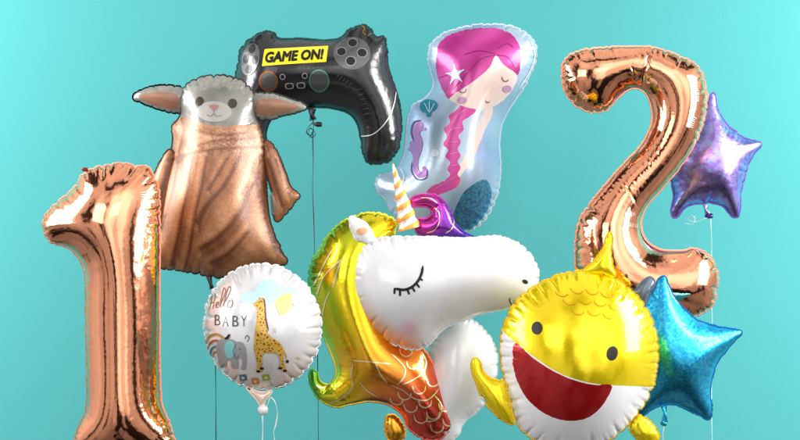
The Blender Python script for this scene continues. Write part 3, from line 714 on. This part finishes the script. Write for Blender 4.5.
print_on(s, 'bubble', [ell(397, 200, 2.4, 2.6)], MATS['ice_ink'], lift=.5)

# ---- unicorn
un = thing('unicorn_balloon', 'white foil unicorn balloon with closed eye, striped horn and rainbow coloured mane', 'balloon', 420, 330, .16)
def mane_ink(x, y):
    t = (x - 306) * .55 + (y - 215) * .52
    edge = 0
    if y < 345: t = min(t, (x - 305 - max(0, 250 - y) * .55) * 1.6 + 2)
    if y > 368: t = min(t, (x - 311) * 1.9 + 4)
    if y < 240: t = max(t, 34 + (x - 350) * .8)
    return ramp(t / 168, [(0, (.03, .26, .03, 1)), (.08, (.14, .40, .03, 1)), (.17, (.50, .58, .01, 1)), (.40, (.98, .74, .01, 1)), (.58, (.98, .56, .02, 1)), (.78, (.92, .28, .03, 1)), (.9, (.86, .14, .05, 1)), (1, (.80, .08, .05, 1))])
mane_mat = foil('rainbow_mane_foil', None, .85, .18, .3, .06, 50, ink=True)
mane_out = [(350,216),(362,211.5),(376,211),(391,215.5),(398,222),(397,232),(392,244),(388,265),(392,300),(405,335),(424,347),(432,358),(441,376),(450,393),(455,411),(453,428),(440,441),(420,440),(408,430),(400,416),(389,408),(370,404.5),(351,407),(335,409),(320,402),(311.5,390),(309,377),(311,371),(316,373),(320,381.5),(327,385),(333,376),(332,364),(326,349),(316,325),(308.5,300),(306,280),(309.6,262),(318,247),(326,234),(338,222)]
sm = balloon(un, 'mane', spline(mane_out), mane_mat, ink=mane_ink, zoff=-4, **sim(slack=.26, p=6e-4, bend=.012, seed=21))
gl = [[(333, 250), (327, 260), (321, 272), (314, 286)], [(344, 258), (332, 268), (324, 278), (317, 296)], [(341, 262), (337, 275), (334, 287)], [(331, 290), (326, 302), (323, 316)], [(352, 358), (370, 359), (391, 361.5)], [(354, 361), (352, 372), (353, 385), (341, 398), (328, 403)],
      [(376, 361), (380, 370), (387.5, 381)], [(391, 352), (398, 358), (405, 367), (404, 374), (398, 382)], [(422, 352), (426, 362), (423, 371), (412, 378), (402, 382)], [(391, 382), (403, 388), (414, 396), (426, 398), (434, 393), (438, 388)],
      [(433, 360), (438, 372), (440, 384)], [(434, 394), (440, 402), (441, 410), (436, 418), (426, 420)], [(446, 392), (450, 402), (452, 414)], [(360, 380), (367, 388), (378, 396)], [(316, 385), (322, 388), (328, 385)]]
for x, y in ((404, 392), (418, 386), (432, 380), (410, 405), (424, 400), (432, 412), (444, 405), (420, 416), (436, 426), (448, 420), (405, 350), (412, 362), (396, 398)):
    gl.append([(x - 6, y - 3), (x - 4, y + 3), (x + 1, y + 5.5), (x + 6, y + 3), (x + 7, y - 2)])
strokes_on(sm, 'gold_strand', gl, 1.35, goldline, lift=.5)
balloon(un, 'mane_curl', spline([(384,432),(384,422),(388,416),(395,416),(401,421),(406,430),(404,440),(394,444),(387,440)]), mane_mat, ink=lambda x, y: (.80, .36, .02, 1), zoff=-10, **sim(h=1.4, slack=.2, it_f=120))
def chin(x, y):
    d = math.hypot((x - 420) / 78, (y - 290) / 62)
    a = max(0, min(1, (d - .58) / .36)) * max(0, min(1, (y - 290) / 30)) * max(0, min(1, (424 - x) / 16))
    b = math.exp(-((x - 409) / 9) ** 2 - ((y - 326) / 8) ** 2) * .55
    c = ramp(a, [(0, (.73, .73, .75, 1)), (.5, (.86, .46, .32, 1)), (1, (.90, .30, .08, 1))])
    return tuple(u * (1 - b) + v * b for u, v in zip(c, (.80, .26, .36, 1)))
head_out = [(371,238),(380,235.6),(400,234.3),(420,234),(450,235),(472,235),(497,233.8),(515.5,240),(526,248),(536,262),(539,277),(536,291),(526,302),(508,309),(479.5,315.5),(463.6,322),(446,329),(434,341),(425,347.5),(411,350),(389,343),(363.6,323),(352,307),(345.5,288),(348,264),(358,247)]
sh_ = balloon(un, 'head', spline(head_out), foil('white_head_print', None, .0, .22, .6, .04, 40, ink=True), ink=chin, zoff=18, flange_mat=white_print, **sim(slack=.2, p=7e-4, bend=.013, seed=22), zs=.9)
eye = strokes_on(sh_, 'closed_eye', [[(394.5, 286), (399, 287), (404, 287.4), (411, 285), (417, 279.5), (420.8, 272), (422.2, 264.4)]], 2.6, blackink, lift=.5)
strokes_on(sh_, 'eyelash', [[(395, 285.6), (394.7, 291.6)], [(400, 287), (400.2, 293.6)], [(407, 286.4), (409, 292)], [(411.5, 284.5), (414.5, 289.3)], [(415.6, 281), (419, 285.4)], [(418.6, 276), (422, 278.6)]], 2.0, blackink, parent=eye, lift=.65)
print_on(sh_, 'nostril', [ell(522.6, 280.4, 3.1, 2.0, 28, n=14)], blackink, lift=.5)
strokes_on(sh_, 'mouth', [[(507.3, 296), (508, 300), (510.5, 303.6), (513, 305)]], 1.1, blackink, lift=.5)
se = balloon(un, 'ear', spline([(351,217),(357,217.5),(366,222),(373,231),(375,240),(371,244.5),(364,244),(357,241),(352,232),(350,224)]), white_print, zoff=20, **sim(slack=.15, h=1.3, it_f=140, seed=23))
print_on(se, 'inner_ear', [spline([(357.5,230),(363,227.5),(369,229.5),(367,232.5),(362,234.5),(358,233.5)], n=4)], flat('peach_ink', (.85, .42, .22, 1)), lift=.4)
balloon(un, 'chest', spline([(432,338),(444,322),(458,316),(473,319),(486,329),(495,342),(500,357),(500,374),(496,390),(487,406),(478,416),(468,424),(458,440),(440,450),(425,440),(420,410),(424,370)]), white_print, zoff=-16, **sim(slack=.15, p=9e-4, seed=24))
def curl_ink(x, y): return ramp((x - 414) / 52 + (y - 215) * .004, [(0, (.55, .03, .26, 1)), (.35, (.50, .03, .32, 1)), (.6, (.24, .03, .42, 1)), (1, (.07, .03, .34, 1))])
sc_ = balloon(un, 'forelock', spline([(410,201),(415,196.5),(423,194),(435,194),(444,200),(451,210),(457,223),(464,232),(473,237.5),(462,239),(446,239),(425,239),(416,233),(414.5,226),(417.5,219.5),(424,218),(429.5,214.5),(430.5,210),(426,207),(418,206.5),(412,205.5)]), foil('magenta_violet_foil', None, .8, .2, .3, .05, 50, ink=True), ink=curl_ink, zoff=2, **sim(slack=.2, h=1.4, seed=25, p=6e-4))
strokes_on(sc_, 'gold_strand', [[(434, 207), (439, 213), (439, 222), (434, 230), (426, 233)], [(451, 212), (453.5, 221), (451, 229), (445, 233)], [(421, 198), (430, 198.5), (437, 203)]], .9, goldline, lift=.5)
hv = []; hf = []; hm = []; hn = []; NU, NV = 40, 110
A0, A1 = np.array((409.5, 229.0, 6.0)), np.array((392.6, 163.5, 6.0)); ax = (A1 - A0) / np.linalg.norm(A1 - A0); e1 = np.cross(ax, (0, 0, 1)); e1 /= np.linalg.norm(e1); e2 = np.cross(ax, e1)
for j in range(NV + 1):
    t = j / NV; r = 10.2 * (1 - t) + .9
    for i in range(NU):
        ph = 2 * math.pi * i / NU; w = (t * 6.1 + .22 * math.cos(ph + .5)) % 1.0
        rr = r * (1 + .07 * math.sin(math.pi * 2 * w)) * (1 + .015 * math.sin(9 * ph + 5 * t))
        if j == NV: rr = .1
        hv.append(A0 + (A1 - A0) * t + e1 * rr * math.cos(ph) + e2 * rr * math.sin(ph))
for j in range(NV):
    for i in range(NU):
        hf.append((j * NU + i, (j + 1) * NU + i, (j + 1) * NU + (i + 1) % NU, j * NU + (i + 1) % NU))
        ph = 2 * math.pi * (i + .5) / NU; w = ((j + .5) / NV * 6.1 + .22 * math.cos(ph + .5)) % 1.0
        hm.append(1 if w < .45 else 0)
horn_ink = np.array([ramp(j / NV * .0 + .5 + .5 * math.cos(2 * math.pi * i / NU), [(0, (.90, .55, .02, 1)), (1, (.90, .26, .06, 1))]) for j in range(NV + 1) for i in range(NU)])
f0 = [f for f, m in zip(hf, hm) if m == 0]; f1 = [f for f, m in zip(hf, hm) if m == 1]
L3 = loc3(un, np.array(hv))
hme = bpy.data.meshes.new('n'); hme.from_pydata([tuple(v) for v in L3], [], hf); hN = np.array([v.normal[:] for v in hme.vertices])
hc_ = hN[:, :2].copy(); bpy.data.meshes.remove(hme)
if (hN * (L3 - L3.mean(0))).sum() < 0: f0 = [f[::-1] for f in f0]; f1 = [f[::-1] for f in f1]; hN = -hN
def sub(fs):
    u = np.unique(np.array(fs)); mp = {int(a): b for b, a in enumerate(u)}
    return L3[u], [tuple(mp[int(i)] for i in f) for f in fs], hN[u], horn_ink[u]
v_, f_, n_, k_ = sub(f0); horn = link('horn', v_, f_, foil('silver_white_foil', (.84, .84, .85, 1), .3, .25, .4), un, n_)
v_, f_, n_, k_ = sub(f1); link('spiral_stripe', v_, f_, foil('orange_stripe_foil', None, .15, .3, .3, ink=True), horn, n_, None, k_)

# ---- yellow fish (plain stand-in)
fs = thing('fish_balloon', 'round yellow foil fish balloon with white belly and a plain red smile', 'balloon', 580, 350, -.06)
fish_out = [(498,350),(499,335),(504,318),(513,302),(526,289),(545,278),(566,270.5),(585,268),(603,271),(622,280),(640,296),(652,314),(659,335),(660.5,357),(658,378),(651,397),(641,413),(628,428),(610,442),(588,449),(562,450),(540,445),(524,435),(514,422),(508,405),(503,385),(499.5,367)]
belly = spline([(490,322),(501,329),(515,341.5),(530,353),(548,365),(566,373),(590,379),(610,381),(632,383.5),(655,386.5),(672,388),(660,430),(610,470),(540,470),(490,430),(480,370)], n=5)
mouth = spline([(514.5,341.5),(530,354.5),(548,366),(566,374),(588,379.5),(606,381),(602,393),(594,405),(583,413.5),(568,416.5),(552,414),(537,406.5),(524,394),(515.5,377),(512,358)], n=5)
yel = foil('yellow_foil', (1.0, .76, .004, 1), .6, .18, .3, .05, 45)
s = balloon(fs, 'body', spline(fish_out), yel, regions=[('mouth', mouth, foil('deep_red_foil', (.42, .008, .010, 1), .5, .25, .4), None), ('belly', belly, white_print, None)], flange_mat=foil('yellow_seam', (.75, .45, .01, 1), .9, .25), **sim(slack=.15, p=9e-4, seed=31), zs=.9)
for x, y, r in ((534.5, 326, 5.0), (606, 349.5, 5.6)):
    print_on(s, 'eye', [ell(x, y, r, r * 1.25, 15)], flat('eye_ink', (.02, .014, .012, 1)), lift=.5)
strokes_on(s, 'scale_line', [ell(x, y, 7, 6.5, 12, 12, 20, 160) for x, y in ((560, 289), (575, 286), (590, 287), (605, 290), (567, 297), (582, 296), (597, 298), (612, 302), (574, 306), (590, 307), (605, 310), (620, 314))], .8, flat('orange_line_ink', (.75, .33, .01, 1), .6), lift=.4)
balloon(fs, 'back_fin', spline([(583,272),(588,265),(596,256),(604,245),(607,236),(610,232.5),(612,238),(611,248),(613,262),(615,277),(600,276)]), yel, flange_mat=MATS['yellow_seam'], zoff=2, **sim(slack=.2, h=1.4, seed=32, p=5e-4))
balloon(fs, 'side_fin', spline([(472.5,360),(475,358),(479,361),(482.5,370),(492,377),(504,380),(510,395),(513,412),(513,424),(506,423),(496,416.5),(481,398),(474,380),(471.5,368)]), yel, flange_mat=MATS['yellow_seam'], zoff=3, **sim(slack=.2, h=1.4, seed=33, p=5e-4))
balloon(fs, 'side_fin', spline([(629,428),(634,417),(641,415),(650,420),(657,428),(660,440),(650,446),(636,440)]), yel, flange_mat=MATS['yellow_seam'], zoff=-3, **sim(slack=.2, h=1.4, seed=34, p=5e-4, it_f=120))
balloon(fs, 'tail_fin', spline([(634,296),(638,288),(646,280),(652,277.5),(656,282),(653,292),(648,303),(642,308)]), foil('blue_grey_foil', (.13, .17, .22, 1), .5, .3, .3), zoff=-12, **sim(slack=.2, h=1.4, seed=35, p=5e-4, it_f=120))

# ---------------------------------------------------------------- backdrop
m = bpy.data.materials.new('turquoise_backdrop_paper'); m.use_nodes = True; nt = m.node_tree; b = nt.nodes['Principled BSDF']
tc = nt.nodes.new('ShaderNodeTexCoord'); n1 = nt.nodes.new('ShaderNodeTexNoise'); n1.inputs['Scale'].default_value = 1.2; n1.inputs['Detail'].default_value = 6
rp = nt.nodes.new('ShaderNodeValToRGB'); rp.color_ramp.elements[0].color = (.058, .30, .306, 1); rp.color_ramp.elements[1].color = (.068, .328, .334, 1)
nt.links.new(tc.outputs['Object'], n1.inputs['Vector']); nt.links.new(n1.outputs['Fac'], rp.inputs[0]); nt.links.new(rp.outputs[0], b.inputs['Base Color'])
n2 = nt.nodes.new('ShaderNodeTexNoise'); n2.inputs['Scale'].default_value = 180; bp = nt.nodes.new('ShaderNodeBump'); bp.inputs['Strength'].default_value = .12; bp.inputs['Distance'].default_value = .004
nt.links.new(tc.outputs['Object'], n2.inputs['Vector']); nt.links.new(n2.outputs['Fac'], bp.inputs['Height']); nt.links.new(bp.outputs[0], b.inputs['Normal'])
b.inputs['Roughness'].default_value = .65; b.inputs['Specular IOR Level'].default_value = .12
WY = 1.45; gx = np.linspace(-3.2, 3.2, 60); gz = np.linspace(-.6, 3.4, 40)
wv = [(x, WY + .006 * math.sin(x * 1.7 + z * .6) + .004 * math.sin(z * 2.3 - x), z) for z in gz for x in gx]
wf = [(j * 60 + i, j * 60 + i + 1, (j + 1) * 60 + i + 1, (j + 1) * 60 + i) for j in range(39) for i in range(59)]
bk = link('backdrop', wv, wf, m); tag(bk, 'plain turquoise paper backdrop behind the balloons', 'backdrop', kind='structure')

# ---------------------------------------------------------------- studio lamps
def lamp(name, loc, target, size, energy, col=(1, 1, 1), size_y=None):
    l = bpy.data.lights.new(name, 'AREA'); l.energy = energy; l.color = col; l.shape = 'RECTANGLE'; l.size = size; l.size_y = size_y or size
    o = bpy.data.objects.new(name, l); COL.objects.link(o); o.location = loc
    o.rotation_euler = (Vector(target) - Vector(loc)).to_track_quat('-Z', 'Y').to_euler(); return o
lamp('wall_softbox_lamp', (-3.4, -.1, 2.3), (-1.8, 1.4, 1.45), 1.2, 150, (1, .985, .97), 2.4)
lamp('wall_softbox_lamp', (3.4, -.1, 2.1), (1.8, 1.4, 1.15), 1.2, 170, (1, .99, .98), 2.4)
lamp('key_softbox_lamp', (-2.7, -3.2, 3.1), (-.2, .2, 1.3), 2.0, 34, (1, .975, .95), 2.2)
lamp('overhead_softbox_lamp', (.6, -4.4, 4.0), (.2, 0, 1.2), 2.4, 12, (1, .98, .96), 1.4)

w = bpy.data.worlds.new('World'); bpy.context.scene.world = w; w.use_nodes = True; nt = w.node_tree
bg = nt.nodes['Background']; tc = nt.nodes.new('ShaderNodeTexCoord'); mp = nt.nodes.new('ShaderNodeMapping'); mp.inputs['Scale'].default_value = (1.9, 1.9, .9)
ns = nt.nodes.new('ShaderNodeTexNoise'); ns.inputs['Scale'].default_value = 1.0; ns.inputs['Detail'].default_value = 3; ns.inputs['Roughness'].default_value = .55
rp = nt.nodes.new('ShaderNodeValToRGB'); e = rp.color_ramp.elements
e[0].color = (.05, .045, .04, 1); e[0].position = .415; e[1].color = (1.5, 1.45, 1.4, 1); e[1].position = .62
x = e.new(.45); x.color = (.88, .86, .84, 1)
x = e.new(.53); x.color = (1.1, 1.08, 1.06, 1)
sp = nt.nodes.new('ShaderNodeSeparateXYZ'); fl = nt.nodes.new('ShaderNodeMapRange'); fl.inputs['From Min'].default_value = -.75; fl.inputs['From Max'].default_value = .35; fl.inputs['To Min'].default_value = .22; fl.inputs['To Max'].default_value = 1.0
mx = nt.nodes.new('ShaderNodeMixRGB'); mx.blend_type = 'MULTIPLY'; mx.inputs[0].default_value = 1
K = nt.links.new
K(tc.outputs['Generated'], mp.inputs['Vector']); K(mp.outputs[0], ns.inputs['Vector']); K(ns.outputs['Fac'], rp.inputs[0]); K(tc.outputs['Generated'], sp.inputs[0]); K(sp.outputs['Z'], fl.inputs['Value'])
K(rp.outputs[0], mx.inputs[1]); K(fl.outputs[0], mx.inputs[2])
# the bright front of the studio: a big pale diffuser behind the camera
nz = nt.nodes.new('ShaderNodeVectorMath'); nz.operation = 'NORMALIZE'; K(tc.outputs['Generated'], nz.inputs[0])
dt = nt.nodes.new('ShaderNodeVectorMath'); dt.operation = 'DOT_PRODUCT'; dt.inputs[1].default_value = Vector((.30, -1, .30)).normalized(); K(nz.outputs[0], dt.inputs[0])
ad = nt.nodes.new('ShaderNodeMath'); ad.operation = 'MULTIPLY_ADD'; ad.inputs[1].default_value = .35; K(ns.outputs['Fac'], ad.inputs[0]); K(dt.outputs['Value'], ad.inputs[2])
pr = nt.nodes.new('ShaderNodeMapRange'); pr.interpolation_type = 'SMOOTHSTEP'; pr.inputs['From Min'].default_value = .93; pr.inputs['From Max'].default_value = 1.06; pr.inputs['To Max'].default_value = 1.15; K(ad.outputs[0], pr.inputs['Value'])
sm_ = nt.nodes.new('ShaderNodeMixRGB'); sm_.blend_type = 'ADD'; sm_.inputs[0].default_value = 1; K(mx.outputs[0], sm_.inputs[1]); K(pr.outputs[0], sm_.inputs[2]); K(sm_.outputs[0], bg.inputs[0])
bg.inputs[1].default_value = .72

cam = bpy.data.cameras.new('Camera'); co = bpy.data.objects.new('Camera', cam); COL.objects.link(co)
co.location = (0, -D, CZ); co.rotation_euler = (math.pi / 2, 0, 0); cam.sensor_width = 36; cam.lens = 36 * D / (800 * S); cam.clip_end = 100
sc = bpy.context.scene; sc.camera = co
sc.view_settings.view_transform = 'Standard'; sc.view_settings.look = 'None'; sc.view_settings.exposure = .22; sc.view_settings.gamma = 1
sc.render.engine = 'CYCLES'; sc.cycles.use_denoising = True; sc.cycles.max_bounces = 8; sc.cycles.glossy_bounces = 6
for o in list(bpy.data.objects):
    for k in ('_k', '_c'):
        if k in o: del o[k]
